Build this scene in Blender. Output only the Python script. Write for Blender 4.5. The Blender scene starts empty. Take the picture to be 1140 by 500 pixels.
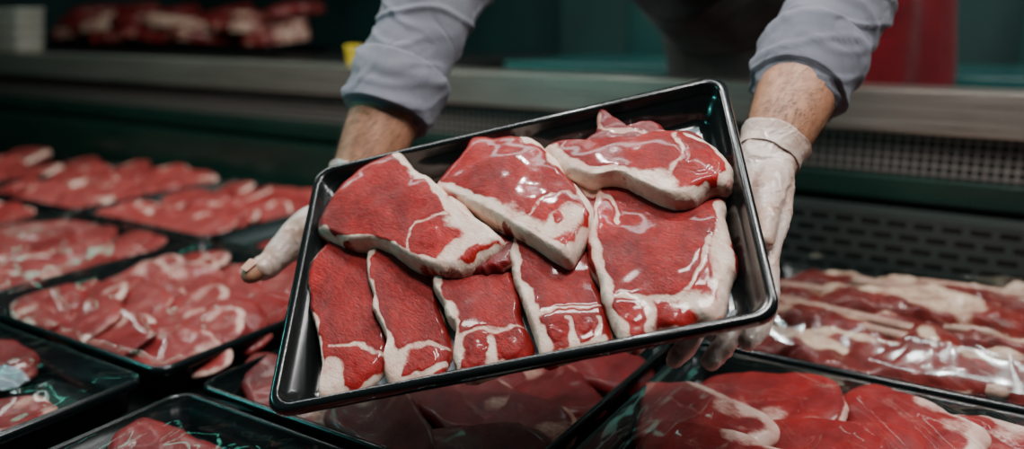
import bpy, math, random
import numpy as np
from mathutils import Vector, Matrix, noise
Z0=1.32            # lens height above the shop floor; all heights below are given relative to it
V=Vector
col=bpy.context.collection

# ------------------------------------------------------------------ materials
def mat(name):
    m=bpy.data.materials.new(name); m.use_nodes=True
    nt=m.node_tree; b=nt.nodes['Principled BSDF']
    return m,nt,b
def N(nt,t,**k):
    n=nt.nodes.new(t)
    for a,v in k.items(): setattr(n,a,v)
    return n
def L(nt,a,b): nt.links.new(a,b)
def ramp(nt,fac,stops):
    r=nt.nodes.new('ShaderNodeValToRGB'); e=r.color_ramp.elements
    while len(e)<len(stops): e.new(.5)
    for i,(p,c) in enumerate(stops):
        e[i].position=p; e[i].color=(c[0],c[1],c[2],1) if hasattr(c,'__len__') else (c,c,c,1)
    L(nt,fac,r.inputs[0]); return r.outputs[0]
def mixc(nt,f,a,b,mode='MIX'):
    m=nt.nodes.new('ShaderNodeMix'); m.data_type='RGBA'; m.blend_type=mode
    for s,x in ((m.inputs[0],f),(m.inputs[6],a),(m.inputs[7],b)):
        if hasattr(x,'is_output'): L(nt,x,s)
        elif hasattr(x,'__len__'): s.default_value=(x[0],x[1],x[2],1)
        else: s.default_value=x
    return m.outputs[2]
def math_(nt,op,a,b=None,c=None,clamp=False):
    m=nt.nodes.new('ShaderNodeMath'); m.operation=op; m.use_clamp=clamp
    for i,x in enumerate((a,b,c)):
        if x is None: continue
        if hasattr(x,'is_output'): L(nt,x,m.inputs[i])
        else: m.inputs[i].default_value=x
    return m.outputs[0]
def noi(nt,scale,detail=3,rough=.55,dist=0,vec=None):
    n=nt.nodes.new('ShaderNodeTexNoise'); n.inputs['Scale'].default_value=scale
    n.inputs['Detail'].default_value=detail; n.inputs['Roughness'].default_value=rough; n.inputs['Distortion'].default_value=dist
    if vec is None:
        tc=nt.nodes.new('ShaderNodeTexCoord'); vec=tc.outputs['Object']
    L(nt,vec,n.inputs['Vector']); return n.outputs['Fac']
def bump(nt,b,h,strength,dist):
    n=nt.nodes.new('ShaderNodeBump'); n.inputs['Strength'].default_value=strength; n.inputs['Distance'].default_value=dist
    L(nt,h,n.inputs['Height']); L(nt,n.outputs[0],b.inputs['Normal']); return n.outputs[0]

def simple(name,c,rough=.5,metal=0,spec=.5,var=.12,scale=12,bmp=0,bscale=150,coat=0):
    m,nt,b=mat(name)
    nn=noi(nt,scale,4)
    c2=tuple(x*(1-var) for x in c); c3=tuple(min(1,x*(1+var)) for x in c)
    L(nt,ramp(nt,nn,[(.3,c2),(.7,c3)]),b.inputs['Base Color'])
    b.inputs['Roughness'].default_value=rough; b.inputs['Metallic'].default_value=metal
    b.inputs['Specular IOR Level'].default_value=spec; b.inputs['Coat Weight'].default_value=coat
    b.inputs['Coat Roughness'].default_value=.1
    if bmp: bump(nt,b,noi(nt,bscale,3),bmp,.001)
    return m

def meat_mat(name,dark,light,fatA,fatB,rough=.46,marb=.5,coat=.22,bm=.5,grain=.8,cr=.09,spec=.32):
    m,nt,b=mat(name)
    base=ramp(nt,noi(nt,13,5,.62,.6),[(.28,dark),(.52,tuple(.45*x+.55*y for x,y in zip(dark,light))),(.72,light)])
    tc=N(nt,'ShaderNodeTexCoord'); mp=N(nt,'ShaderNodeMapping'); mp.inputs['Rotation'].default_value=(0,0,.6); mp.inputs['Scale'].default_value=(1,2.6,1)
    L(nt,tc.outputs['Object'],mp.inputs[0])
    fibn=noi(nt,180,5,.62,.7,mp.outputs[0])
    base=mixc(nt,grain,base,ramp(nt,fibn,[(.32,.52),(.66,1.24)]),'MULTIPLY')
    fl=ramp(nt,noi(nt,300,3,.6,.4,mp.outputs[0]),[(.60,0),(.72,.8)])
    msk=ramp(nt,noi(nt,34,2),[(.40,0),(.62,1)])
    veinf=math_(nt,'MULTIPLY',math_(nt,'MULTIPLY',fl,msk),marb)
    base=mixc(nt,veinf,base,tuple(.6*x+.4*y for x,y in zip(light,fatB)))
    at=nt.nodes.new('ShaderNodeAttribute'); at.attribute_name='fat'
    n1=math_(nt,'MULTIPLY',math_(nt,'SUBTRACT',noi(nt,130,5,.72,.6,mp.outputs[0]),.5),1.4)
    n2=math_(nt,'MULTIPLY',math_(nt,'SUBTRACT',noi(nt,42,3,.5,.8),.5),.7)
    s=math_(nt,'MULTIPLY',math_(nt,'ADD',math_(nt,'ADD',n1,n2),1.0),at.outputs['Fac'])
    f=ramp(nt,s,[(.28,0),(.43,.5),(.58,.98)])
    fc=ramp(nt,s,[(.25,fatB),(.55,tuple(.3*x+.7*y for x,y in zip(fatB,fatA))),(.9,fatA)])
    fc=mixc(nt,ramp(nt,noi(nt,60,4,.6),[(.36,.55),(.58,0)]),fc,fatB)
    L(nt,mixc(nt,f,base,fc),b.inputs['Base Color'])
    b.inputs['Specular IOR Level'].default_value=spec
    L(nt,ramp(nt,noi(nt,60,3),[(.3,rough*.7),(.7,rough*1.35)]),b.inputs['Roughness'])
    b.inputs['Coat Weight'].default_value=coat; b.inputs['Coat Roughness'].default_value=cr
    h=math_(nt,'ADD',math_(nt,'MULTIPLY',fibn,1.0),math_(nt,'MULTIPLY',noi(nt,75,3,.5),.8))
    h=math_(nt,'ADD',h,math_(nt,'MULTIPLY',f,.10))
    bump(nt,b,h,bm,.0017)
    return m
FA=(.80,.64,.53); FB=(.57,.25,.195)
MEAT=meat_mat('raw_beef',(.095,.0015,.002),(.41,.013,.011),FA,FB,marb=.35,bm=.6,coat=.26,rough=.46,cr=.08,spec=.22)
MEAT2=meat_mat('raw_beef_pink',(.17,.010,.012),(.38,.050,.046),(.68,.46,.39),(.50,.20,.17),marb=.3,bm=.35,grain=.5,coat=.25)
MEATM=meat_mat('raw_beef_wrapped',(.14,.005,.007),(.35,.024,.022),(.76,.57,.48),(.52,.22,.18),marb=.3,bm=.35,grain=.5,coat=.3)
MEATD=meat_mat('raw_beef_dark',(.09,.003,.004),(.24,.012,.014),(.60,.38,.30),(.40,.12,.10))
RIBM=meat_mat('rib_meat',(.07,.005,.005),(.25,.024,.018),(.64,.48,.35),(.36,.16,.115),coat=.40,bm=.45)
BONE=meat_mat('rib_bone',(.30,.13,.10),(.54,.39,.30),(.66,.50,.40),(.42,.18,.13),coat=.4,bm=.3)
BLACK=simple('black_plastic',(.004,.006,.006),.20,spec=.45,coat=.3,bmp=.04)
TRAYB=simple('black_display_plastic',(.003,.007,.007),.20,spec=.45,bmp=.03)
m,nt,b=mat('brushed_steel')
tc=N(nt,'ShaderNodeTexCoord'); mp=N(nt,'ShaderNodeMapping'); mp.inputs['Scale'].default_value=(1,60,60); L(nt,tc.outputs['Object'],mp.inputs[0])
nn=noi(nt,4,5,.6,0,mp.outputs[0])
L(nt,ramp(nt,nn,[(.3,(.36,.31,.27)),(.7,(.54,.48,.43))]),b.inputs['Base Color'])
b.inputs['Metallic'].default_value=.88; L(nt,ramp(nt,nn,[(.3,.24),(.7,.40)]),b.inputs['Roughness']); STEEL=m
m,nt,b=mat('perforated_panel')
tc=N(nt,'ShaderNodeTexCoord'); sx=N(nt,'ShaderNodeSeparateXYZ'); L(nt,tc.outputs['Object'],sx.inputs[0])
px=math_(nt,'ABSOLUTE',math_(nt,'SINE',math_(nt,'MULTIPLY',sx.outputs[0],math.pi/.016)))
pz=math_(nt,'ABSOLUTE',math_(nt,'SINE',math_(nt,'MULTIPLY',sx.outputs[2],math.pi/.0152)))
hole=math_(nt,'GREATER_THAN',math_(nt,'MULTIPLY',px,pz),.34)
L(nt,mixc(nt,hole,(.15,.125,.115),(.002,.002,.002)),b.inputs['Base Color']); b.inputs['Roughness'].default_value=.5; b.inputs['Metallic'].default_value=.2; PERF=m
m,nt,b=mat('slotted_panel')
sx=N(nt,'ShaderNodeSeparateXYZ'); tc=N(nt,'ShaderNodeTexCoord'); L(nt,tc.outputs['Object'],sx.inputs[0])
cx=N(nt,'ShaderNodeCombineXYZ'); L(nt,sx.outputs[0],cx.inputs[0]); L(nt,sx.outputs[2],cx.inputs[1])
br=N(nt,'ShaderNodeTexBrick'); L(nt,cx.outputs[0],br.inputs[0]); br.inputs['Scale'].default_value=1
br.inputs['Brick Width'].default_value=.042; br.inputs['Row Height'].default_value=.022; br.inputs['Mortar Size'].default_value=.0065; br.inputs['Mortar Smooth'].default_value=.1
br.inputs['Color1'].default_value=(.002,.002,.002,1); br.inputs['Color2'].default_value=(.003,.003,.003,1); br.inputs['Mortar'].default_value=(.034,.041,.038,1)
L(nt,br.outputs[0],b.inputs['Base Color']); b.inputs['Roughness'].default_value=.4; b.inputs['Metallic'].default_value=.3; SLOT=m
m,nt,b=mat('skin')
sk=ramp(nt,noi(nt,26,5,.6),[(.3,(.32,.135,.072)),(.7,(.48,.23,.135))])
L(nt,mixc(nt,.45,sk,ramp(nt,noi(nt,130,4,.6),[(.35,.66),(.6,1.1)]),'MULTIPLY'),b.inputs['Base Color'])
b.inputs['Roughness'].default_value=.5; b.inputs['Subsurface Weight'].default_value=.06; b.inputs['Subsurface Radius'].default_value=(.01,.004,.002); b.inputs['Subsurface Scale'].default_value=.5
bump(nt,b,noi(nt,260,4),.4,.0010); SKIN=m
m,nt,b=mat('thin_glove')
g1=ramp(nt,noi(nt,20,3,.5,.6),[(.32,(.46,.28,.215)),(.50,(.54,.41,.355)),(.74,(.62,.56,.53))])
L(nt,g1,b.inputs['Base Color'])
b.inputs['Roughness'].default_value=.30; b.inputs['Coat Weight'].default_value=.25
wv=math_(nt,'ABSOLUTE',math_(nt,'SUBTRACT',noi(nt,34,4,.5,1.6),.5))
bump(nt,b,wv,.7,.005); GLOVE=m
def cloth(name,a,c,bm=.45):
    m,nt,b=mat(name)
    L(nt,ramp(nt,noi(nt,9,4,.6),[(.3,a),(.7,c)]),b.inputs['Base Color'])
    b.inputs['Roughness'].default_value=.9; b.inputs['Specular IOR Level'].default_value=.15; b.inputs['Sheen Weight'].default_value=.08
    tc=N(nt,'ShaderNodeTexCoord')
    w1=N(nt,'ShaderNodeTexWave',bands_direction='DIAGONAL'); w1.inputs['Scale'].default_value=260; L(nt,tc.outputs['Object'],w1.inputs[0])
    cr=math_(nt,'ABSOLUTE',math_(nt,'SUBTRACT',noi(nt,12,2,.4,1.0),.5))
    cr=ramp(nt,cr,[(0,0),(.08,1)])
    h=math_(nt,'ADD',math_(nt,'MULTIPLY',w1.outputs['Fac'],.06),math_(nt,'MULTIPLY',cr,.4))
    bump(nt,b,h,bm,.006); return m
SHIRT=cloth('grey_shirt_cloth',(.120,.122,.150),(.178,.178,.212),.4)
APRON=cloth('dark_apron_cloth',(.024,.021,.021),(.055,.048,.047))
RED=cloth('red_cloth',(.08,.003,.006),(.14,.004,.009),.8)
HAIR=simple('dark_hair',(.035,.020,.012),.6)
TEALW=simple('teal_wall_paint',(.008,.040,.038),.6,scale=2,var=.4)
DARKG=simple('dark_green_glossy',(.006,.020,.015),.25,scale=3,var=.3)
TEALTOP=simple('teal_worktop',(.02,.10,.095),.25,scale=3,var=.2)
DARKTOP=simple('dark_worktop',(.018,.016,.015),.35,scale=3,var=.3)
FLOORM=simple('floor_tile',(.05,.05,.05),.5,scale=3)
DECK=simple('black_deck',(.004,.005,.005),.25)
WHITE=simple('white_plastic',(.36,.31,.28),.45,var=.05)
YEL=simple('yellow_plastic',(.60,.42,.02),.4,var=.05)
FILM=simple('wet_liner',(.20,.25,.28),.2,spec=.6,var=.3,scale=25,bmp=.8,bscale=60)
HANG=simple('dark_teal_frame',(.008,.06,.056),.35)
def wrapmat(name,bdist,bscale,gloss,rough):
    m=bpy.data.materials.new(name); m.use_nodes=True; nt=m.node_tree; nt.nodes.clear()
    out=N(nt,'ShaderNodeOutputMaterial'); tr=N(nt,'ShaderNodeBsdfTransparent'); gl=N(nt,'ShaderNodeBsdfGlossy'); gl.inputs['Roughness'].default_value=rough; gl.inputs['Color'].default_value=(.8,1,1,1)
    mx=N(nt,'ShaderNodeMixShader'); lw=N(nt,'ShaderNodeLayerWeight'); lw.inputs[0].default_value=.3
    bp=N(nt,'ShaderNodeBump'); bp.inputs['Strength'].default_value=.8; bp.inputs['Distance'].default_value=bdist
    tc=N(nt,'ShaderNodeTexCoord'); mp=N(nt,'ShaderNodeMapping'); mp.inputs['Scale'].default_value=(1,.35,1); mp.inputs['Rotation'].default_value=(0,0,.5); L(nt,tc.outputs['Object'],mp.inputs[0])
    cr=math_(nt,'ABSOLUTE',math_(nt,'SUBTRACT',noi(nt,bscale,2,.4,1.0,mp.outputs[0]),.5)); L(nt,cr,bp.inputs['Height'])
    L(nt,bp.outputs[0],gl.inputs['Normal']); L(nt,bp.outputs[0],lw.inputs['Normal'])
    L(nt,math_(nt,'ADD',math_(nt,'MULTIPLY',lw.outputs['Fresnel'],gloss),.03,clamp=True),mx.inputs[0]); L(nt,tr.outputs[0],mx.inputs[1]); L(nt,gl.outputs[0],mx.inputs[2]); L(nt,mx.outputs[0],out.inputs[0]); return m
WRAP=wrapmat('clear_wrap',.008,16,.50,.07); WRAPS=wrapmat('clear_wrap_taut',.004,10,.20,.12)

# ------------------------------------------------------------------ mesh helpers
def mk(name,verts,faces,material,parent=None,smooth=True,label=None,cat=None,group=None,kind=None,fat=None,origin=None):
    """verts in world coordinates relative to lens height (numpy n x 3)"""
    verts=np.asarray(verts,dtype=float)
    if parent is not None: o=np.array(parent['_o'])
    elif origin is not None: o=np.array(origin,dtype=float)
    else:
        lo,hi=verts.min(0),verts.max(0); o=np.array([(lo[0]+hi[0])/2,(lo[1]+hi[1])/2,lo[2]])
    me=bpy.data.meshes.new(name); me.from_pydata((verts-o).tolist(),[],faces); me.update()
    if smooth: me.polygons.foreach_set('use_smooth',[True]*len(me.polygons))
    if fat is not None:
        a=me.attributes.new('fat','FLOAT','POINT'); a.data.foreach_set('value',np.asarray(fat,dtype=np.float32))
    me.materials.append(material)
    ob=bpy.data.objects.new(name,me); col.objects.link(ob)
    if parent is not None: ob.parent=parent
    else:
        ob.location=(o[0],o[1],o[2]+Z0); ob['_o']=o.tolist()
    if label: ob['label']=label
    if cat: ob['category']=cat
    if group: ob['group']=group
    if kind: ob['kind']=kind
    return ob
def box(lo,hi):
    x0,y0,z0=lo;x1,y1,z1=hi
    v=[(x0,y0,z0),(x1,y0,z0),(x1,y1,z0),(x0,y1,z0),(x0,y0,z1),(x1,y0,z1),(x1,y1,z1),(x0,y1,z1)]
    f=[(0,3,2,1),(4,5,6,7),(0,1,5,4),(1,2,6,5),(2,3,7,6),(3,0,4,7)]
    return v,f
def join(parts):
    vs=[];fs=[]
    for v,f in parts:
        k=len(vs); vs+= [tuple(p) for p in v]; fs+=[tuple(i+k for i in q) for q in f]
    return vs,fs
def bevel(ob,w,seg=3):
    md=ob.modifiers.new('bevel','BEVEL'); md.width=w; md.segments=seg; md.limit_method='ANGLE'
def rrect(hw,hh,r,n=7):
    out=[]
    for cx,cy,a0 in ((hw-r,hh-r,0),(-hw+r,hh-r,90),(-hw+r,-hh+r,180),(hw-r,-hh+r,270)):
        for i in range(n+1):
            a=math.radians(a0+90*i/n); out.append((cx+r*math.cos(a),cy+r*math.sin(a)))
    return out
def loft_tray(secs):
    vs=[];fs=[]
    for hw,hh,r,z in secs: vs+=[(x,y,z) for x,y in rrect(hw,hh,max(r,.002))]
    n=len(rrect(1,1,.1))
    for k in range(len(secs)-1):
        for i in range(n):
            j=(i+1)%n; fs.append((k*n+i,k*n+j,(k+1)*n+j,(k+1)*n+i))
    fs.append(tuple(reversed(range(n)))); fs.append(tuple(range((len(secs)-1)*n,len(secs)*n)))
    return vs,fs
def tray_secs(hw,hh,r,d,t=.004,rim=.010,slope=.018):
    return [(hw-slope-rim-.004,hh-slope-rim-.004,r*.5,-d-t*.8),(hw-slope-rim+t,hh-slope-rim+t,r*.7,-d+.002),
      (hw-rim+t-.002,hh-rim+t-.002,r,-.013),(hw-.0015,hh-.0015,r,-.013),(hw,hh,r,-.010),(hw,hh,r,-.004),(hw-.0015,hh-.0015,r,-.001),(hw-.004,hh-.004,r,0),
      (hw-rim+.002,hh-rim+.002,r*.9,0),(hw-rim,hh-rim,r*.85,-.002),(hw-rim-.001,hh-rim-.001,r*.85,-.012),(hw-rim-.005,hh-rim-.005,r*.8,-.014),
      (hw-slope-rim,hh-slope-rim,r*.7,-d+.006),(hw-slope-rim-.003,hh-slope-rim-.003,r*.6,-d+.002),(hw-slope-rim-.010,hh-slope-rim-.010,r*.5,-d)]

def cr_resample(P,sub,closed=False):
    P=np.asarray(P,dtype=float); n=len(P); out=[]
    segs=n if closed else n-1
    for i in range(segs):
        if closed: p0,p1,p2,p3=P[(i-1)%n],P[i],P[(i+1)%n],P[(i+2)%n]
        else: p0,p1,p2,p3=P[max(i-1,0)],P[i],P[i+1],P[min(i+2,n-1)]
        for s in range(sub):
            t=s/sub
            out.append(.5*((2*p1)+(-p0+p2)*t+(2*p0-5*p1+4*p2-p3)*t*t+(-p0+3*p1-3*p2+p3)*t**3))
    if not closed: out.append(P[-1])
    return np.array(out)
def tube(pts,radii,ref=(0,0,1),seg=24,sub=6,caps=True,arc=None):
    R=np.array([(r,r) if not hasattr(r,'__len__') else r for r in radii],dtype=float)
    Q=cr_resample(np.hstack([np.array(pts,dtype=float),R]),sub)
    C=Q[:,:3];R=np.abs(Q[:,3:])
    T=np.gradient(C,axis=0); T/=np.linalg.norm(T,axis=1)[:,None]
    ref=np.array(ref,dtype=float)
    rings=[]
    if arc: caps=False
    def ring(c,t,r):
        s=np.cross(t,ref); s/=np.linalg.norm(s); n=np.cross(s,t)
        a=np.linspace(math.radians(arc[0]),math.radians(arc[1]),seg) if arc else np.linspace(0,2*math.pi,seg,endpoint=False)
        return c+np.outer(np.cos(a)*r[0],s)+np.outer(np.sin(a)*r[1],n)
    if caps:
        for k in (80,60,40,20):
            a=math.radians(k); rings.append(ring(C[0]-T[0]*R[0].min()*math.sin(a),T[0],R[0]*math.cos(a)))
    for c,t,r in zip(C,T,R): rings.append(ring(c,t,r))
    if caps:
        for k in (20,40,60,80):
            a=math.radians(k); rings.append(ring(C[-1]+T[-1]*R[-1].min()*math.sin(a),T[-1],R[-1]*math.cos(a)))
    vs=[tuple(p) for r in rings for p in r]; fs=[]
    for k in range(len(rings)-1):
        for i in range(seg-1 if arc else seg):
            j=(i+1)%seg; fs.append((k*seg+i,k*seg+j,(k+1)*seg+j,(k+1)*seg+i))
    if caps:
        fs.append(tuple(reversed(range(seg)))); b0=(len(rings)-1)*seg; fs.append(tuple(range(b0,b0+seg)))
    return vs,fs
def remeshed(parts,voxel,smooth=4,factor=.5):
    vs,fs=join(parts)
    me=bpy.data.meshes.new('tmp'); me.from_pydata(vs,[],fs); me.update()
    ob=bpy.data.objects.new('tmp',me); col.objects.link(ob)
    md=ob.modifiers.new('r','REMESH'); md.mode='VOXEL'; md.voxel_size=voxel
    if smooth:
        s=ob.modifiers.new('s','SMOOTH'); s.iterations=smooth; s.factor=factor
    dg=bpy.context.evaluated_depsgraph_get(); dg.update()
    e=bpy.data.meshes.new_from_object(ob.evaluated_get(dg))
    nv=len(e.vertices); co=np.empty(nv*3); e.vertices.foreach_get('co',co); co=co.reshape(-1,3)
    no=np.empty(nv*3); e.vertices.foreach_get('normal',no); no=no.reshape(-1,3)
    f=[tuple(p.vertices) for p in e.polygons]
    bpy.data.objects.remove(ob); bpy.data.meshes.remove(me); bpy.data.meshes.remove(e)
    return co,no,f

# ------------------------------------------------------------------ camera (real lens, depth of field)
r_=V((.848,.530,0)); F_=V((-.514,.8225,-.2436)).normalized(); r_=(r_-F_*r_.dot(F_)).normalized(); U_=r_.cross(F_)
cd=bpy.data.cameras.new('camera'); cam=bpy.data.objects.new('camera',cd); col.objects.link(cam)
mw=Matrix((( r_.x,U_.x,-F_.x,0),(r_.y,U_.y,-F_.y,0),(r_.z,U_.z,-F_.z,Z0),(0,0,0,1))); cam.matrix_world=mw
cd.lens=28.93; cd.sensor_width=36; cd.clip_start=.02
cd.dof.use_dof=True; cd.dof.focus_distance=.80; cd.dof.aperture_fstop=1.9
bpy.context.scene.camera=cam

# ------------------------------------------------------------------ held tray frame (slightly flexed tray: sides not quite square)
TU=np.array((.8629,.4465,.2365)); TU/=np.linalg.norm(TU); TC=np.array((-.415,.670,-.204))
TV=np.array((-.4202,.6785,.6026)); TV/=np.linalg.norm(TV); TN=np.cross(TU,TV); TN/=np.linalg.norm(TN)
def TW(p): p=np.asarray(p,dtype=float); return TC+p[...,0:1]*TU+p[...,1:2]*TV+p[...,2:3]*TN
vs,fs=loft_tray(tray_secs(.234,.1535,.020,.040,t=.004,rim=.010,slope=.014))
held=mk('meat_tray',TW(np.array(vs)+np.array((-.003,.001,0))),fs,BLACK,label='glossy black plastic tray held tilted, carrying eight steaks',cat='tray')
lv=[];lf=[];nx,ny=60,40
for j in range(ny+1):
    for i in range(nx+1):
        x=-.198+.394*i/nx; y=-.120+.240*j/ny
        z=-.0385+.0025*noise.noise(V((x*40,y*40,3)))+.002*noise.noise(V((x*110,y*70,9)))
        lv.append((x,y,max(z,-.0395)))
for j in range(ny):
    for i in range(nx): a=j*(nx+1)+i; lf.append((a,a+1,a+nx+2,a+nx+1))
mk('tray_liner',TW(lv),lf,FILM,parent=held,label='crinkled wet translucent liner sheet')

# ------------------------------------------------------------------ steaks
def smst(x,a,b):
    t=np.clip((x-a)/(b-a),0,1); return t*t*(3-2*t)
def polydist(P,line):
    d=np.full(len(P),9.)
    L_=np.asarray(line,dtype=float)
    if len(L_)>2: L_=cr_resample(L_,4)
    for a,b in zip(L_[:-1],L_[1:]):
        ab=b-a; t=np.clip(((P-a)@ab)/max(ab@ab,1e-9),0,1)
        d=np.minimum(d,np.linalg.norm(P-(a+t[:,None]*ab),axis=1))
    return d
def slab(outline,strokes,eyes,T,seed,NT=170,NR=34,und=.004,ragged=.0022,edge=.34,dome=.015,drop=.36,warp=1.,fine=.40,rag=1.):
    O=cr_resample(outline,max(2,NT//len(outline)),True)
    D=np.linalg.norm(np.roll(O,-1,0)-O,axis=1); s=np.concatenate([[0],np.cumsum(D)]); tot=s[-1]
    q=np.linspace(0,tot,NT,endpoint=False); OO=np.vstack([O,O[:1]])
    O=np.stack([np.interp(q,s,OO[:,k]) for k in (0,1)],1)
    c=O.mean(0)
    for i in range(NT):
        d=O[i]-c; l=np.linalg.norm(d)
        O[i]+=d/l*(ragged*1.8*noise.noise(V((O[i][0]*34,O[i][1]*34,seed)))+rag*(ragged*.6*noise.noise(V((O[i][0]*130,O[i][1]*130,seed+3)))+ragged*.3*noise.noise(V((O[i][0]*380,O[i][1]*380,seed+5)))))
    size=np.linalg.norm(O-c,axis=1).mean()
    prof=[]; ew=min(.9,dome/size)
    for k in range(1,NR+1):
        r=(k/NR)**.8; e=max(0,(r-(1-ew))/ew)
        prof.append((r,1-drop*e**2.4,0))
    prof+=[(1.0+.0012/size,.56 if drop<.3 else .48,1),(1.0+.0016/size,.36,1),(1.0+.0006/size,.22,1),(.985,.10,1),(.965,.03,1),(.93,0,1),(.5,0,1)]
    xy=[c[None,:]];zz=[np.array([1.])];side=[np.array([0.])]
    for r,z,sd in prof:
        xy.append(c+(O-c)*r); zz.append(np.full(NT,z)); side.append(np.full(NT,max(0,(r-.965)/.035) if sd==0 else 1.))
    xy=np.vstack(xy);zz=np.concatenate(zz);side=np.concatenate(side)
    wn=np.array([noise.noise_vector(V((p[0]*42,p[1]*42,seed+1)))[:2] for p in xy])
    w2=np.array([noise.noise_vector(V((p[0]*130,p[1]*130,seed+2)))[:2] for p in xy])
    wid=np.array([noise.noise(V((p[0]*34,p[1]*34,seed+11))) for p in xy])
    wp=xy+(wn*.0055+w2*.0026)*warp
    fat=np.zeros(len(xy))
    for st in strokes:
        ln,w=st[0],st[1]; amp=st[2] if len(st)>2 else 1.
        w_=w*(1+1.0*wid).clip(.35,2.)
        fat=np.maximum(fat,amp*(1-smst(polydist(wp,ln)/w_,.25,1.7)))
    ey=np.zeros(len(xy))
    for ce,r in eyes:
        dd=np.linalg.norm((wp-np.array(ce))*np.array((1.12,.9)),axis=1); ey=np.maximum(ey,1-smst(dd,r*.65,r*1.1))
    fat=fat*(1-ey*.93)
    en=np.clip(.5+1.5*np.array([noise.noise(V((p[0]*28,p[1]*28,seed+21))) for p in xy]),0,1.3)
    fat=np.maximum(fat,edge*side*(.3+1.0*en))
    h=np.array([und*noise.noise(V((p[0]*20,p[1]*20,seed+7)))+und*fine*noise.noise(V((p[0]*50,p[1]*50,seed+8))) for p in xy])
    z=zz*T+np.where(zz>.1,h,0)*zz+np.where(zz>.5,(ey-.6*fat)*.0010,0)
    rad=xy-c; rl=np.linalg.norm(rad,axis=1)+1e-9
    sd=((side>0.99)&(zz>.05))
    rr=np.array([noise.noise(V((p[0]*35,p[1]*35,z_*90+seed))) if s_ else 0 for p,z_,s_ in zip(xy,z,sd)])
    xy=xy+rad/rl[:,None]*(rr*.0009)[:,None]
    faces=[]
    for i in range(NT): faces.append((0,1+i,1+(i+1)%NT))
    nr=len(prof)
    for k in range(nr-1):
        for i in range(NT):
            j=(i+1)%NT; a=1+k*NT; b_=1+(k+1)*NT; faces.append((a+i,b_+i,b_+j,a+j))
    faces.append(tuple(reversed([1+(nr-1)*NT+i for i in range(NT)])))
    return np.column_stack([xy,z]),faces,fat

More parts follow.
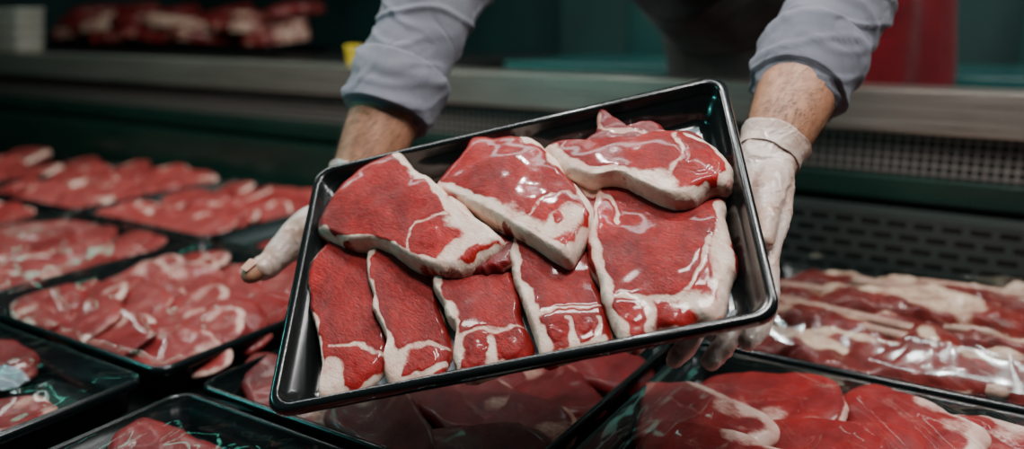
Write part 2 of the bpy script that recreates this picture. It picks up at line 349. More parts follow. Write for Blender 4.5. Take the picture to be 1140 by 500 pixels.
# traced cut outlines -> metric coordinates on the tray's own plane (fixed planar homography)
hM=V((.0028,.0059,.814)); hu=V((.976,-.192,-.098)).normalized(); hv=V((.003,-.779,.627)).normalized(); hn=hu.cross(hv).normalized()
hd=hu.dot(hv)
def conv(p,c0):
    d=V(((p[0]-570)/916,(p[1]-250)/916,1)); t=(hM.dot(hn)+c0)/d.dot(hn); q=d*t-hM
    A,B=q.dot(hu),q.dot(hv); return ((A-hd*B)/(1-hd*hd),(B-hd*A)/(1-hd*hd))
TT=.008; BB=-.018
S=[
(TT,.034,dict(o=[(345,226),(358,205),(385,180),(412,168),(438,160),(450,174),(478,194),(506,214),(532,238),(558,256),(550,268),(522,284),(496,296),(470,290),(440,276),(410,262),(378,260),(352,250),(343,238)],
 fat=[([(438,162),(456,180),(482,202),(500,226),(512,250)],5.4,1),([(508,218),(535,244),(556,258)],6,1),([(345,243),(378,257),(412,262),(445,276),(482,292),(520,284),(552,266)],4,1),([(508,246),(540,260)],16,.80),([(495,288),(512,270),(530,262)],10,.85),([(455,278),(452,262),(462,248),(480,240),(498,238)],2.6,.55)],
 eye=[((477,264),13)],label='thick raw beef steak with cream fat tail, lying over other steaks')),
(TT,.034,dict(o=[(478,192),(492,176),(514,158),(522,146),(545,147),(568,145),(594,150),(606,158),(622,178),(642,202),(657,220),(656,235),(648,250),(640,268),(630,283),(612,274),(590,262),(565,248),(540,234),(515,218),(490,206)],
 fat=[([(480,196),(508,212),(545,232),(588,256),(630,281)],7.5,1),([(568,146),(592,151),(606,163)],4.6,1),([(612,168),(632,192),(655,224),(650,250),(636,272)],4.2,1),([(616,250),(640,236)],14,.74),([(560,236),(600,248)],9,.62),([(588,236),(606,218),(632,212),(652,222)],2.6,.5)],
 eye=[((622,240),8)],label='raw beef steak with white fat edge, resting across other steaks')),
(TT+.001,.033,dict(o=[(602,155),(622,149),(665,153),(700,150),(740,146),(775,151),(800,162),(813,180),(808,198),(790,206),(768,217),(745,219),(715,208),(690,195),(658,196),(635,188),(616,172)],
 fat=[([(604,157),(620,172),(638,186),(662,193)],10.5,1),([(650,190),(690,192),(720,206),(748,217),(785,207)],5.6,1),([(765,152),(792,158),(811,180),(802,202)],3.8,1),([(706,194),(740,206)],11,.7),([(752,152),(760,170),(750,190),(744,208)],3.4,.58)],
 eye=[((780,182),13)],label='raw beef steak with a thick white fat cap')),
(BB,.026,dict(o=[(356,270),(370,256),(393,256),(407,267),(412,300),(414,335),(421,362),(421,392),(410,410),(388,422),(362,438),(346,433),(350,408),(350,378),(343,346),(338,315),(343,288)],
 fat=[([(350,280),(341,320),(350,370),(354,405),(352,434)],5.4,1),([(358,430),(385,424),(414,408)],4.6,1),([(366,398),(366,425)],9,.85),([(364,382),(390,376),(418,386)],3,.6)],
 eye=[((397,400),14)],label='raw beef steak with fat strip down one side')),
(BB,.026,dict(o=[(410,272),(426,263),(446,275),(468,288),(480,302),(485,335),(494,370),(491,396),(479,411),(455,413),(430,424),(419,408),(424,382),(416,352),(408,318),(405,290)],
 fat=[([(411,275),(410,310),(420,350),(428,390),(428,420)],5.2,1),([(432,420),(460,412),(488,398)],4,1),([(437,396),(438,416)],8,.85),([(440,386),(462,378),(490,380)],3,.6)],
 eye=[((468,396),12)],label='narrow raw beef steak leaning on its neighbours')),
(BB,.026,dict(o=[(482,308),(496,293),(520,287),(545,279),(564,288),(572,318),(578,350),(585,376),(573,397),(545,405),(516,413),(501,400),(501,370),(491,340),(483,322)],
 fat=[([(486,305),(489,330),(502,362),(508,405)],5.2,1),([(512,411),(545,405),(576,392)],4,1),([(508,376),(532,366),(560,362),(582,358)],3,.56),([(542,374),(545,405)],4.4,.75)],
 eye=[((525,391),10),((563,383),11)],label='raw beef steak with two small muscles at its tip')),
(BB,.026,dict(o=[(566,268),(580,253),(605,258),(632,271),(650,269),(663,290),(667,322),(675,354),(673,376),(648,384),(620,392),(602,396),(593,374),(583,345),(574,315),(564,286)],
 fat=[([(568,264),(573,300),(586,340),(600,390)],5.8,1),([(602,393),(635,388),(672,372)],4.4,1),([(592,354),(620,343),(668,336)],3.2,.6),([(630,352),(635,388)],4.6,.8),([(600,368),(605,383)],7,.8),([(662,350),(664,376)],5,.7)],
 eye=[((616,370),8),((647,361),8)],label='raw beef steak with white fat seams across its lower end')),
(BB+.005,.029,dict(o=[(666,200),(690,199),(720,211),(748,220),(770,212),(795,210),(807,224),(806,248),(815,285),(810,322),(797,348),(775,352),(757,366),(728,367),(707,380),(689,376),(678,350),(667,318),(655,285),(657,245),(660,218)],
 fat=[([(664,203),(660,250),(667,300),(679,340),(692,375)],6.2,1),([(666,216),(682,230),(686,250)],3,.66),([(686,332),(722,332),(756,324),(780,298),(790,262)],3.8,.64),([(803,226),(804,270),(810,320),(793,345)],6,1),([(690,356),(700,368)],9,.85),([(718,338),(722,366)],5,.75),([(768,330),(784,343)],12,.8),([(798,250),(800,310)],8,.6),([(692,377),(735,369),(790,350)],5,1)],
 eye=[((743,348),13),((705,350),8)],label='largest raw beef steak, wide, with fat along both sides')),
]
rolls=[0,0,0,.010,.011,.010,.009,.003]
for i,(c0,T,d) in enumerate(S):
    o=[conv(p,c0) for p in d['o']]
    k=1/1120.
    st=[([conv(p,c0) for p in l],w*k*1.05,a) for l,w,a in d['fat']]
    ey=[(conv(p,c0),r*k) for p,r in d['eye']]
    v_,f_,fa=slab(o,st,ey,T,i*13.7,NT=260,NR=60,ragged=.0030,und=.0034,dome=.011,drop=.28,warp=1.,fine=.20,rag=.55,edge=.42)
    xc=v_[:,0].mean(); hw_=np.ptp(v_[:,0])/2; yc=v_[:,1].mean(); hh_=np.ptp(v_[:,1])/2
    sc_=(v_[:,2]/T).clip(.2,1)
    v_[:,2]+=c0-T-rolls[i]*np.clip((v_[:,0]-xc)/hw_,-1,1)*sc_
    if i>=3: v_[:,2]-=.007*smst(-(v_[:,1]-yc)/hh_,.1,1.1)*sc_     # lower ends slump towards the tray floor
    if i<3:
        v_[:,2]-=.003*smst(v_[:,1],.06,.14)
        v_[:,2]-=.008*(np.abs((v_[:,0]-xc)/hw_)**2.2)             # ends droop over the steaks below
    mk('beef_steak',TW(v_),f_,MEAT,label=d['label'],cat='steak',group='steaks in the held tray',fat=fa)
scr=[(.002,.018,[(664,132),(667,120),(676,126),(680,140),(700,144),(722,139),(748,147),(775,152),(760,165),(720,168),(680,165),(650,157),(662,146)],[([(666,124),(672,142),(700,148),(750,152)],4)],'ragged raw beef trimming with shreds of fat'),
(-.012,.012,[(618,196),(655,190),(672,200),(668,230),(650,250),(630,225)],[([(640,200),(660,215)],4)],'dark raw beef trimming tucked between steaks'),
(-.012,.014,[(492,290),(515,270),(552,262),(576,270),(566,292),(525,304),(495,302)],[([(500,292),(560,272)],3,.7)],'small raw beef trimming between two steaks')]
for i,(c0,T,o,st,lab) in enumerate(scr):
    v_,f_,fa=slab([conv(p,c0) for p in o],[([conv(p,c0) for p in s_[0]],s_[1]/1100.,.8) for s_ in st],[],T,90+i*7,NT=130,NR=18,ragged=.0045,und=.005,dome=.010)
    v_[:,2]+=c0-T
    mk('beef_trimming',TW(v_),f_,MEATD,label=lab,cat='meat',fat=fa)

# ------------------------------------------------------------------ display case deck and trays
DZ=-.42
def display_tray(x0,x1,y0,y1,label,dep=.045):
    hw=(x1-x0)/2;hh=(y1-y0)/2
    vs,fs=loft_tray(tray_secs(hw,hh,.022,dep,t=.004,rim=.008,slope=.010))
    v=np.array(vs)+np.array([(x0+x1)/2,(y0+y1)/2,DZ])
    return mk('display_tray',v,fs,TRAYB,label=label,cat='tray',group='black trays on the case deck')
cols={'a':(-2.74,-2.275),'b':(-2.255,-1.80),'c':(-1.78,-1.345),'d':(-1.325,-.863),'e':(-.795,-.362),'f':(-.345,.12)}
rows={1:(.11,.548),2:(.563,.995),3:(1.01,1.45)}
labs={('d',2):'black display tray heaped with overlapping pink-red beef slices',('e',2):'black display tray of dark beef slices under the held tray',
('f',2):'black display tray with large raw steaks layered inside',('f',3):'black display tray with fatty raw rib racks',('d',1):'nearly empty black display tray with a crumpled liner'}
for r,(ya,yb) in rows.items():
    for c,(xa,xb) in cols.items():
        if r==1 and c in 'abcf': continue
        display_tray(xa,xb,ya,yb,labs.get((c,r),'black display tray of raw red meat in the refrigerated case'))
def gen_cut(seed,a,asp,T,ragged=.0022,fatw=1.,edge=.30):
    rnd=random.Random(seed); ph=rnd.uniform(0,6.28)
    o=[]
    for i in range(16):
        t=2*math.pi*i/16
        R=a*(1+.12*math.cos(3*t+ph)+.10*math.cos(2*t+ph*2)+rnd.uniform(-.06,.06))
        o.append((R*math.cos(t),R*asp*math.sin(t)))
    s0=rnd.randrange(16); st=[]
    arc=[(o[(s0+k)%16][0]*.98,o[(s0+k)%16][1]*.98) for k in range(6)]
    st.append((arc,rnd.uniform(.0035,.006)*fatw,.9))
    q=o[(s0+7)%16]; p=o[(s0+1)%16]
    st.append(([(p[0]*.9,p[1]*.9),(p[0]*.3+.1*a,p[1]*.3),(q[0]*.5,q[1]*.5)],.006,.32))
    z=o[(s0+3)%16]; st.append(([(z[0]*.6,z[1]*.6),(z[0]*.85,z[1]*.85)],.018,.48))
    return slab(o,st,[],T,seed*3.1,NT=110,NR=20,und=.004,dome=.014,ragged=ragged,edge=edge,fine=.2)
def cutmesh(name,seed,a,asp,T,material,fatw=1.,edge=.30):
    v,f,fa=gen_cut(seed,a,asp,T,fatw=fatw,edge=edge)
    ob=mk(name,v,f,material,fat=fa,origin=(0,0,0)); me=ob.data; bpy.data.objects.remove(ob); return me
PINK=[cutmesh('beef_slice',s,.078,.68,.012,MEAT2,.9) for s in range(1,8)]
PINK+=[cutmesh('beef_slice',s,.078,.62,.012,MEATM,.9) for s in range(8,11)]
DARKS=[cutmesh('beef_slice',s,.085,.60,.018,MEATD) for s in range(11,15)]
MID=[cutmesh('beef_steak',s,.088,.62,.024,MEATM,2.1,.62) for s in range(21,27)]
BIG=[cutmesh('beef_steak',s,.088,.66,.022,MEAT2) for s in range(51,54)]
BIGD=[cutmesh('beef_cut',s,.12,.62,.05,MEATD) for s in range(41,44)]
rnd=random.Random(4)
def place(me,name,x,y,z,rz,tx,ty,sc,label,group,cat='meat'):
    ob=bpy.data.objects.new(name,me); col.objects.link(ob)
    ob.location=(x,y,z+Z0); ob.rotation_euler=(tx,ty,rz); ob.scale=(sc,sc,1)
    ob['label']=label; ob['category']=cat; ob['group']=group
    return ob
def shingle(tr,meshes,nx,ny,name,label,group,sc=1,cat='meat slice',base=-.026,lean=.28,ins=.086,rzr=.5,rz0=0.):
    """overlapping rows: each slice leans on the one behind"""
    c,r=tr; xa,xb=cols[c]; ya,yb=rows[r]
    for j in range(ny-1,-1,-1):
        for i in range(nx):
            x=xa+ins+(xb-xa-2*ins)*(i+.35*(j%2))/max(nx-1,1); x=min(x,xb-ins)+rnd.uniform(-.008,.008)
            y=ya+ins*.85+(yb-ya-1.8*ins)*j/max(ny-1,1)+rnd.uniform(-.008,.008)
            place(meshes[rnd.randrange(len(meshes))],name,x,y,DZ+base+rnd.uniform(-.003,.005),rz0+rnd.uniform(-rzr,rzr),
                  lean+rnd.uniform(-.08,.08),rnd.uniform(-.16,.16),sc*rnd.uniform(.92,1.1),label,group,cat)
L1='pink-red raw beef slice overlapping others in a black tray'
shingle(('d',2),PINK,4,7,'beef_slice',L1,'beef slices heaped in a display tray',base=-.022,rzr=.8,sc=1.04,lean=.34)
shingle(('c',2),PINK,4,6,'beef_slice',L1,'beef slices in the next display tray',rzr=.8,lean=.34)
shingle(('b',2),PINK,4,4,'beef_slice',L1,'beef slices in another display tray',rzr=.8)
shingle(('d',3),PINK,4,4,'beef_slice',L1,'beef slices in a tray near the case wall',rzr=.8,base=-.032,lean=.2)
shingle(('c',3),PINK,4,5,'beef_slice','raw beef slice piled in a tray against the case wall','piled beef slices by the case wall',base=-.018,rzr=.9,lean=.33)
shingle(('b',3),BIG,3,4,'beef_steak','large raw beef cut in a tray against the case wall','large beef cuts by the case wall',base=-.018,cat='steak',lean=.3)
shingle(('a',3),BIG,2,3,'beef_steak','large raw beef cut in a tray against the case wall','large beef cuts by the case wall',base=-.02,cat='steak',lean=.2)
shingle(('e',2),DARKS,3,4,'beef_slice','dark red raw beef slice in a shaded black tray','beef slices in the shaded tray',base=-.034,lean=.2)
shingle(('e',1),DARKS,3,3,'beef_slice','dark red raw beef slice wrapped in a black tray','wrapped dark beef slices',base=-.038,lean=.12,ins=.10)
shingle(('f',2),MID,3,4,'beef_steak','raw steak with pale fat edge layered in a black tray','large steaks layered in a display tray',base=-.030,cat='steak',lean=.36,rzr=.7)
for x,y,rz,sc in ((-1.13,.49,.3,1.0),(-1.22,.44,.5,1.1),(-.950,.40,1.5,.85)):
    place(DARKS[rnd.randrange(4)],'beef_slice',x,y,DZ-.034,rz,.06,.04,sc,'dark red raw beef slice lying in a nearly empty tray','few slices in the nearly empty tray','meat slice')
lv=[];lf=[]
for j in range(31):
    for i in range(31):
        x=-1.15+.15*i/30; y=.34+.14*j/30
        lv.append((x,y,DZ-.018+.016*abs(noise.noise(V((x*22,y*22,1))))+.006*noise.noise(V((x*70,y*70,1)))+.003))
for j in range(30):
    for i in range(30): a=j*31+i; lf.append((a,a+1,a+32,a+31))
mk('plastic_liner',lv,lf,FILM,label='crumpled blue-grey plastic liner lying in a nearly empty tray',cat='liner')

# rib racks: long chunky pieces with rib bones running along them and irregular fat
def rack(seed,Lx,W,T,nb):
    rnd=random.Random(seed); o=[]
    for i in range(22):
        t=2*math.pi*i/22; cx,cy=math.cos(t),math.sin(t)
        o.append((Lx*np.sign(cx)*abs(cx)**.85*(1+rnd.uniform(-.07,.07)),W*np.sign(cy)*abs(cy)**.8*(1+rnd.uniform(-.22,.22))))
    st=[([(x*Lx,W*(.70+.2*math.sin(5*x+seed*2))) for x in np.linspace(-.9,rnd.uniform(.0,.6),9)],.016,.95)]
    for k in range(4):
        x=rnd.uniform(-.8,.8)*Lx; y=rnd.uniform(-.5,.6)*W
        st.append(([(x-.018,y),(x+.022,y+rnd.uniform(-.01,.01))],rnd.uniform(.010,.018),rnd.uniform(.55,.85)))
    v,f,fa=slab(o,st,[],T,seed*5.3,NT=190,NR=34,und=.015,ragged=.006,dome=.045,drop=.45,edge=.45)
    ob=mk('rib_rack',v,f,RIBM,fat=fa,origin=(0,0,0)); me=ob.data; bpy.data.objects.remove(ob)
    bones=[]
    for k in range(nb):
        y=W*(-.55+.9*k/max(nb-1,1))+rnd.uniform(-.004,.004); x0=rnd.uniform(-1.02,-.6)*Lx; x1=rnd.uniform(.6,1.08)*Lx
        zt=T*(.66 if abs(y/W)>.45 else .92)
        bv,bf=tube([(x0,y+.004,zt*.86),(x0*.5+x1*.1,y-.003,zt),(x1*.6,y-.002,zt*.98),(x1,y+.006,zt*.80)],[(.0095,.009),(.0070,.0065),(.0070,.006),(.0110,.010)],ref=(0,0,1),seg=14)
        b_=mk('rib_bone',bv,bf,BONE,fat=[0.]*len(bv),origin=(0,0,0)); bones.append(b_.data); bpy.data.objects.remove(b_)
    return me,bones
RACKS=[rack(s,Lx,W,T,nb) for s,Lx,W,T,nb in ((31,.17,.046,.056,2),(32,.15,.052,.060,3),(35,.12,.045,.054,2),(37,.15,.042,.050,1))]
ri=[(-.14,1.09,-.046,.05,.12,0),(.02,1.13,-.044,.22,.2,2),(-.17,1.175,-.040,-.14,.28,1),(.00,1.23,-.038,.02,.2,3),(-.21,1.27,-.038,.18,.2,2),(-.04,1.30,-.032,-.18,.3,0),(-.18,1.38,-.038,.02,.18,3),(.0,1.385,-.038,.14,.2,1),(-.10,1.235,-.010,.16,.3,3)]
for i,(x,y,z,rz,tx,k) in enumerate(ri):
    me,bones=RACKS[k]
    rk=place(me,'rib_rack',x,y,DZ+z,rz,tx,(-.04,.03,0)[i%3],1,'chunky raw rib piece with pale bone ridges in a tray','rib pieces stacked in a display tray','ribs')
    for bm_ in bones:
        bo=bpy.data.objects.new('rib_bone',bm_); col.objects.link(bo); bo.parent=rk

def wrap(c,r,h,label,mt=None):
    xa,xb=cols[c]; ya,yb=rows[r]; n=72; vs=[];fs=[]
    for j in range(n+1):
        for i in range(n+1):
            x=xa+.006+(xb-xa-.012)*i/n; y=ya+.006+(yb-ya-.012)*j/n
            e=min(i,n-i,j,n-j)/n; k=float(smst(np.array(e),0,.16))
            z=DZ+.0015+k*(h+.006*noise.noise(V((x*9,y*9,c=='f')))+.005*(1-abs(noise.noise(V((x*18+y*8,y*10,2))))*3))
            vs.append((x,y,z))
    for j in range(n):
        for i in range(n): a=j*(n+1)+i; fs.append((a,a+1,a+n+2,a+n+1))
    mk('plastic_wrap',vs,fs,mt or WRAP,label=label,cat='plastic wrap')
wrap('d',2,.022,'clear creased plastic wrap over a tray of beef slices')
wrap('f',2,.018,'clear creased plastic wrap over a tray of large steaks')
wrap('f',3,.040,'clear taut plastic wrap over stacked rib pieces',WRAPS)
wrap('c',2,.022,'clear creased plastic wrap over another tray of slices')
wrap('e',1,.004,'clear creased plastic wrap over dark beef slices')
wrap('d',1,.006,'clear creased plastic wrap on a nearly empty tray')

case=mk('display_case',*box((-3.6,-.02,-Z0),(.75,1.74,DZ-.052)),DECK,smooth=False,label='refrigerated butcher display case with black deck',cat='display case'); bevel(case,.006)
ct=mk('steel_ledge',*box((-3.6,1.60,-.199),(.75,1.72,-.121)),STEEL,parent=case,smooth=False,label='brushed stainless steel service ledge'); bevel(ct,.004)
mk('perforated_grille',*box((-3.6,1.63,-.275),(.75,1.66,-.199)),PERF,parent=case,smooth=False,label='dark perforated air grille')
p=mk('back_panel',*box((-3.6,1.60,-.322),(.75,1.66,-.277)),DARKG,parent=case,smooth=False,label='dark glossy green back panel'); bevel(p,.006)
mk('slotted_panel',*box((-1.1,1.50,-.475),(.75,1.56,-.325)),SLOT,parent=case,smooth=False,label='dark slotted air return panel')
mk('back_panel',*box((-3.6,1.50,-.475),(-1.1,1.56,-.325)),DARKG,parent=case,smooth=False,label='dark glossy green lower panel')
mk('panel_support',*box((-3.6,1.56,-.475),(.75,1.62,-.335)),DECK,parent=case,smooth=False)
mk('case_plinth',*box((-3.6,1.62,-.475),(.75,1.74,-.277)),DECK,parent=case,smooth=False)
wt=mk('worktop',*join([box((-1.5,2.35,-.17),(1.6,2.95,-.14)),box((-1.45,2.4,-Z0),(1.5,2.9,-.17))]),TEALTOP,smooth=False,label='teal reflective worktop behind the butcher',cat='worktop'); bevel(wt,.005)
wt=mk('worktop',*join([box((-4.8,2.15,-.17),(-1.55,2.85,-.14)),box((-4.75,2.2,-Z0),(-1.6,2.8,-.17))]),DARKTOP,smooth=False,label='dark worktop carrying a tray of meat',cat='worktop'); bevel(wt,.005)
vs,fs=loft_tray(tray_secs(.80,.17,.02,.03))
mk('display_tray',np.array(vs)+np.array([-3.28,2.40,-.1058]),fs,TRAYB,label='long black tray of dark red meat on a worktop',cat='tray')
for i in range(26):
    x=-3.98+1.40*(i%13)/12+rnd.uniform(-.03,.03); y=2.34+.12*(i//13)
    place(BIGD[i%3],'beef_cut',x,y,-.100+.06*((i*5)%3)/2+.04*(i//13),rnd.uniform(0,6),rnd.uniform(-.1,.2),.1,1.05,'dark red raw beef cut piled in a long tray','beef cuts piled on the dark worktop','meat')
for k in range(4):
    vs,fs=loft_tray([(.10,.045,.02,0),(.11,.050,.02,.004),(.118,.052,.02,.030),(.122,.055,.02,.034),(.122,.055,.02,.038),(.112,.050,.02,.038),(.104,.045,.02,.008),(.09,.04,.02,.007)])
    mk('food_container',np.array(vs)+np.array([-3.20+.01*k,1.660,-.1205+.0385*k]),fs,WHITE,label='off-white shallow plastic container in a stack on the steel ledge',cat='container',group='stacked white containers on the ledge')
vs,fs=loft_tray([(.016,.014,.008,0),(.018,.016,.008,.003),(.020,.018,.008,.040),(.022,.020,.008,.042),(.022,.020,.008,.048),(.015,.013,.008,.050)])
mk('plastic_tub',np.array(vs)+np.array([-1.545,1.68,-.1205]),fs,YEL,label='small yellow lidded plastic tub on the steel ledge',cat='tub')

def wall(name,lo,hi,m): mk(name,*box(lo,hi),m,smooth=False,kind='structure')
wall('floor',(-5,-1.5,-Z0-.1),(2.2,3.9,-Z0),FLOORM)
wall('wall_back',(-5,3.8,-Z0),(2.2,3.9,1.5),TEALW)
wall('wall_left',(-5.1,-1.5,-Z0),(-5,3.9,1.5),TEALW)
wall('wall_right',(2.2,-1.5,-Z0),(2.3,3.9,1.5),TEALW)
def cabinet(x0,x1,label):
    o=mk('storage_cabinet',*box((x0,3.45,-Z0),(x1,3.78,1.2)),HANG,smooth=False,label=label,cat='cabinet'); bevel(o,.01)
    w=(x1-x0)
    for k in (0,1):
        d=mk('door',*box((x0+.02+k*w/2,3.43,-Z0+.1),(x0-.02+(k+1)*w/2,3.449,1.15)),HANG if k else TEALW,parent=o,smooth=False); bevel(d,.004)
cabinet(-1.9,-1.15,'tall teal storage cabinet against the back wall')
cabinet(-.05,.5,'tall dark teal storage cabinet against the back wall')

# ------------------------------------------------------------------ person
def loc(P): return [tuple(x) for x in TW(np.array(P))]
def hand(W,K,S,fing,thumb,inf):
    W=np.array(W);K=np.array(K);S=np.array(S)
    parts=[]
    pts=[W,W*.5+K*.5,K]
    parts.append(tube(loc(pts),[(.029+inf,.021+inf),(.040+inf,.0165+inf),(.040+inf,.0130+inf)],ref=TN,seg=28))
    for (b,pts,rs) in fing:
        root=W*.35+K*.65; root=root+S*b*.75
        P=[root,b*S+K]+[np.array(p) for p in pts]
        parts.append(tube(loc(P),[.010+inf]+[r+inf for r in rs],ref=TN,seg=16))
    parts.append(tube(loc([W*.8+K*.2+S*.012]+thumb[0]),[.019+inf]+[r+inf for r in thumb[1]],ref=TN,seg=18))
    return parts
rs=[.0112,.0098,.0094,.0078]
# hand under the tray's high side: wrist outside the rim, palm under the edge, fingers curling under the near corner
LW=(.264,.092,-.084);LK=(.210,-.030,-.072);LS=np.array((.83,-.55,0))
Lf=[(.033,[(.230,-.090,-.072),(.217,-.121,-.064),(.202,-.143,-.049)],rs),
    (.011,[(.202,-.090,-.077),(.184,-.127,-.072),(.168,-.153,-.054)],rs),
    (-.011,[(.175,-.080,-.077),(.154,-.115,-.072),(.137,-.144,-.054)],rs),
    (-.031,[(.152,-.062,-.072),(.132,-.091,-.069),(.116,-.118,-.055)],[.0100,.0090,.0084,.0074])]
Lt=([(.262,.055,-.076),(.250,.020,-.066),(.242,-.010,-.058),(.236,-.034,-.052)],[.020,.0155,.0125,.0100])
RW=(-.222,.165,-.068);RK=(-.205,.065,-.066);RS=np.array((-.95,-.30,0))
Rf=[(.033,[(-.247,.015,-.060),(-.252,-.014,-.056),(-.250,-.038,-.050)],rs),
    (.011,[(-.205,.015,-.063),(-.199,-.018,-.061),(-.192,-.042,-.058)],rs),
    (-.011,[(-.183,.025,-.063),(-.172,-.006,-.061),(-.163,-.030,-.058)],rs),
    (-.031,[(-.162,.040,-.063),(-.150,.015,-.061),(-.142,-.005,-.058)],[.0100,.0090,.0082,.0072])]
Rt=([(-.258,.125,-.063),(-.284,.098,-.056),(-.300,.072,-.051),(-.318,.055,-.044)],[.0255,.0190,.0145,.0115])
wL=TW(np.array(LW));wR=TW(np.array(RW))
eL=np.array((-.216,1.113,.027)); eR=np.array((-.690,.914,.029))
sL=np.array((-.375,1.363,.22)); sR=np.array((-.725,1.217,.22))
AREF=(.5,-.6,.62)
def arm(w,e,s):
    P=[w-(e-w)*.08,w,w*.7+e*.3,w*.4+e*.6,e,e*.5+s*.5,s]
    R=[(.028,.021),(.0305,.023),(.043,.037),(.050,.045),(.040,.038),(.044,.044),(.054,.054)]
    return tube(P,R,ref=AREF,seg=32)
FR=(.385,-.92,0)   # facing direction of the person
torso=[((-.43,1.99,-.62),(.16,.12)),((-.42,1.97,-.40),(.19,.13)),((-.42,1.95,-.18),(.19,.125)),((-.43,1.91,.0),(.19,.12)),((-.45,1.82,.14),(.19,.11)),((-.50,1.62,.25),(.18,.10)),((-.54,1.44,.28),(.16,.085)),((-.55,1.33,.27),(.10,.07))]
def torso_tube(inf=0,lo=0,hi=8,arc=None,k=1.):
    T_=torso[lo:hi]; return tube([p for p,_ in T_],[(a+inf,(b+inf)*k) for _,(a,b) in T_],ref=FR,seg=72,sub=8,arc=arc)
yoke=[tuple(sR),(-.64,1.27,.25),(-.55,1.31,.26),(-.46,1.34,.25),tuple(sL)]
neck=tube([(-.55,1.34,.25),(-.53,1.27,.33),(-.515,1.24,.37)],[.06,.055,.055],ref=(1,0,0))
head=tube([(-.513,1.235,.355),(-.508,1.215,.40),(-.508,1.22,.46),(-.513,1.23,.50)],[(.05,.06),(.066,.088),(.075,.095),(.06,.075)],ref=FR)
nose=tube([(-.475,1.137,.435),(-.468,1.118,.41),(-.472,1.124,.40)],[.008,.011,.010],ref=(1,0,0),seg=12)
legs=[]
for sx in (-1,1):
    hx=-.43+sx*.09
    legs.append(tube([(hx,2.0,-.50),(hx+sx*.01,2.0,-.88),(hx+sx*.02,2.04,-1.24)],[.085,.058,.042],ref=(0,1,0)))
    legs.append(tube([(hx+sx*.02,2.05,-1.27),(hx+sx*.03,1.93,-1.285)],[(.04,.032),(.042,.022)],ref=(0,0,1)))
parts=[arm(wL,eL,sL),arm(wR,eR,sR),torso_tube(),tube(yoke,[.054,.056,.06,.056,.054]),neck,head,nose]+legs+hand(LW,LK,LS,Lf,Lt,-.0006)+hand(RW,RK,RS,Rf,Rt,-.0006)
co,no,fs=remeshed(parts,.0040,smooth=3)
person=mk('person',co,fs,SKIN,label='person in grey shirt and dark apron holding out a meat tray',cat='person')
for (W,K,SS,Fg,Th,w,e) in ((LW,LK,LS,Lf,Lt,wL,eL),(RW,RK,RS,Rf,Rt,wR,eR)):
    d=(e-w)/np.linalg.norm(e-w)
    Tt=Th
    if w is wR: Tt=(Th[0][:-1]+[(-.307,.0655,-.0480)],Th[1][:-1]+[.0134])
    P=hand(W,K,SS,Fg,Tt,.0008)
    P.append(tube([w-d*.015,w,w+d*.010],[(.0305,.0235),(.0322,.0247),(.0332,.0260)],ref=AREF,seg=28,caps=True))
    co,no,fs=remeshed(P,.0020,smooth=5)
    dis=np.array([.0007*noise.noise(V(p)*45)+.0010*max(0,1-abs(noise.noise(V(p)*26+V((5,2,1))))*7)+.0007*max(0,1-abs(noise.noise(V((p[0]*80,p[1]*50,p[2]*60))+V((1,7,1))))*6) for p in co]); co=co+no*dis[:,None]
    mk('glove',co,fs,GLOVE,parent=person,label='thin wrinkled off-white disposable glove')
    v,f=tube([w+d*.004,w+d*.014,w+d*.024,w+d*.030],[(.0342,.0272),(.0356,.0290),(.0376,.0310),(.0392,.0326)],ref=AREF,seg=96,caps=False)
    v=np.array([np.array(p)+.0020*np.array(noise.noise_vector(V(p)*55)) for p in v])
    g=mk('glove_cuff',v,f,GLOVE,parent=person); md=g.modifiers.new('s','SOLIDIFY'); md.thickness=.0006; md.offset=0
nv,nf=tube(loc([(-.311,.0650,-.0335),(-.3195,.0545,-.0322)]),[(.0068,.0016),(.0058,.0014)],ref=TN,seg=16)
mk('thumbnail',nv,nf,simple('nail',(.55,.30,.22),.3),parent=person)
hr=random.Random(9); hv_=[];hf_=[]
for w,e in ((wL,eL),(wR,eR)):
    ax=(e-w); ln=np.linalg.norm(ax); d=ax/ln; ref=np.array(AREF); s_=np.cross(d,ref); s_/=np.linalg.norm(s_); n_=np.cross(s_,d)
    for i in range(2400):
        t=hr.uniform(.13,.56); a=hr.uniform(0,6.283)
        ra=np.interp(t,[0,.3,.6],[.0305,.043,.050]); rb=np.interp(t,[0,.3,.6],[.023,.037,.045])
        p=w+ax*t+s_*math.cos(a)*ra+n_*math.sin(a)*rb
        o_=(s_*math.cos(a)+n_*math.sin(a)); tan=(-s_*math.sin(a)+n_*math.cos(a))
        l=hr.uniform(.009,.017); dr=-d*.85+o_*.12+tan*hr.uniform(.1,.8); dr/=np.linalg.norm(dr)
        p2=p+dr*l*.5+o_*.0014; p3=p+dr*l+o_*.0010; wv=np.cross(dr,o_); wv/=np.linalg.norm(wv)+1e-9; k=len(hv_)
        q=.00015
        hv_+= [p-o_*.0008-wv*q,p-o_*.0008+wv*q,p2-wv*q*.8,p2+wv*q*.8,p3]
        hf_+= [(k,k+1,k+3,k+2),(k+2,k+3,k+4)]
h_=mk('arm_hair',hv_,hf_,HAIR,parent=person,kind='stuff')
def sleeve(w,e,s,t0):
    c=w+(e-w)*t0; c2=w+(e-w)*(t0*.5+.5)
    return tube([c,c2,e+(e-w)*.04,e*.5+s*.5,s],[(.052,.047),(.0555,.052),(.060,.058),(.068,.068),(.076,.076)],ref=AREF,seg=36)
P=[sleeve(wL,eL,sL,.46),sleeve(wR,eR,sR,.46),torso_tube(.012,1,8),tube(yoke,[.074,.076,.07,.076,.074])]
co,no,fs=remeshed(P,.0036,smooth=3)
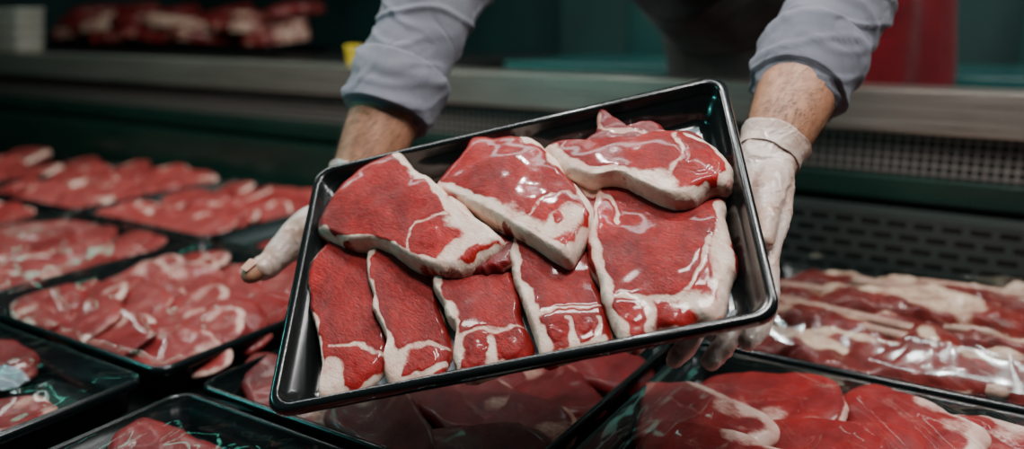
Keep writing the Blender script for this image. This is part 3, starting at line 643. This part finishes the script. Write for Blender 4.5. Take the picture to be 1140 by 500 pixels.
def wr(p,amp=1):
    a=1-abs(noise.noise(V((p[0]*9+p[2]*12,p[1]*9,p[2]*20))))*2.4
    c=max(0,1-abs(noise.noise(V((p[0]*16+p[2]*10,p[1]*12,p[2]*30+4))))*6); c2=max(0,1-abs(noise.noise(V((p[0]*10-p[2]*18,p[1]*10+7,p[2]*14))))*8)
    return amp*(.0034*a+.0026*c+.0040*c2)
co=co+no*np.array([wr(p) for p in co])[:,None]
mk('shirt',co,fs,SHIRT,parent=person,label='blue-grey work shirt with rolled sleeves')
for (w,e,t0) in ((wL,eL,.41),(wR,eR,.38)):
    d=(e-w); ln=np.linalg.norm(d); d=d/ln; c=w+(e-w)*t0
    v,f=tube([c+d*.001,c+d*.0002,c+d*.030,c+d*.062,c+d*.063],[(.0515,.0465),(.0535,.0485),(.0575,.0530),(.0600,.0565),(.0565,.0530)],ref=AREF,seg=128,sub=8,caps=False)
    v=np.array(v); cc=np.array([c+d*max(0,(p-c)@d) for p in v]); nn=(v-cc); nn/=np.linalg.norm(nn,axis=1)[:,None]
    v=v+nn*np.array([wr(p,.85) for p in v])[:,None]+.006*np.array([noise.noise(V((p[0]*16,p[1]*16,4))) for p in v])[:,None]*d
    g=mk('sleeve_cuff',v,f,SHIRT,parent=person,label='folded shirt cuff'); md=g.modifiers.new('s','SOLIDIFY'); md.thickness=.0028; md.offset=0
FRn=np.array(FR)
v,f=torso_tube(.10,1,6,k=.85); v=np.array(v)
cc=v.mean(0); v=v+np.array([.012*math.sin(p[0]*38+p[1]*30+p[2]*5)+.010*noise.noise(V((p[0]*9,p[1]*9,p[2]*6))) for p in v])[:,None]*((v-cc)*np.array((1,1,0))/(np.linalg.norm((v-cc)[:,:2],axis=1)[:,None]+1e-6))
mk('red_vest',v,f,RED,parent=person,label='dark red uniform vest')
v,f=torso_tube(.122,1,8,arc=(88,235),k=.9); v=np.array(v)
v=v+np.array([.006*math.sin(p[0]*45+p[2]*6)+.006*noise.noise(V((p[0]*12,p[1]*12,p[2]*5))) for p in v])[:,None]*FRn
g=mk('apron',v,f,APRON,parent=person,label='dark charcoal butcher apron'); md=g.modifiers.new('s','SOLIDIFY'); md.thickness=.003
v,f=tube([(-.518,1.255,.42),(-.52,1.26,.47),(-.52,1.26,.51)],[(.074,.085),(.082,.095),(.065,.075)],ref=FR); mk('hair',v,f,HAIR,parent=person)
v,f=join([torso_tube(.014,0,3)]+[tube([(-.43+s*.09,2.0,-.5),(-.43+s*.10,2.0,-.88),(-.43+s*.11,2.04,-1.22)],[.10,.075,.065],ref=(0,1,0)) for s in (-1,1)])
mk('trousers',v,f,APRON,parent=person)

# ------------------------------------------------------------------ lights
def area(name,locn,target,sx,sy,power,color):
    l=bpy.data.lights.new(name,'AREA'); l.shape='RECTANGLE'; l.size=sx; l.size_y=sy; l.energy=power; l.color=color
    o=bpy.data.objects.new(name,l); col.objects.link(o); p=V(locn)+V((0,0,Z0)); o.location=p
    o.rotation_euler=(V(target)+V((0,0,Z0))-p).to_track_quat('-Z','Y').to_euler(); return o
area('ceiling_light',(-.15,.35,1.15),(-.42,.70,-.2),.35,.12,16,(1,.97,.93))
for p in ((-.75,.75,1.1),(.05,.85,1.1)): area('glint_light',p,(-.42,.68,-.2),.04,.04,6.5,(1,.98,.95))  # small unseen lights added to put glints on the wet steaks
area('case_light',(-1.2,.85,.95),(-1.2,.9,-.4),2.4,.05,14,(.92,.99,1))
area('case_light',(.15,1.0,.85),(-.1,.95,-.4),.5,.06,4,(1,.97,.95))
area('teal_light',(-2.3,1.2,.55),(-2.4,1.6,-.3),1.4,.1,3.5,(.25,1,.75))
area('teal_light',(-1.6,.1,.25),(-.7,.6,-.3),.5,.05,4,(.15,.95,.9))
area('fill_light',(-.6,2.9,1.3),(-.8,3.5,0),2.5,.4,12,(.7,1,.95))
area('fill_light',(-.75,2.9,1.0),(-.5,1.9,-.05),.8,.3,3,(1,.97,.95))
area('fill_light',(.5,1.1,.7),(.3,1.65,-.14),.5,.15,9,(.96,1,.97))  # unseen light added to brighten the right part of the steel ledge
area('fill_light',(-1.5,.9,.5),(-1.5,1.65,-.22),1.6,.12,7,(1,.93,.85))  # added warm fill with no fixture, lifts the steel on the left
w=bpy.data.worlds.new('world'); bpy.context.scene.world=w; w.use_nodes=True
w.node_tree.nodes['Background'].inputs[0].default_value=(.45,.6,.62,1); w.node_tree.nodes['Background'].inputs[1].default_value=.045
for o in bpy.data.objects:
    if '_o' in o.keys(): del o['_o']
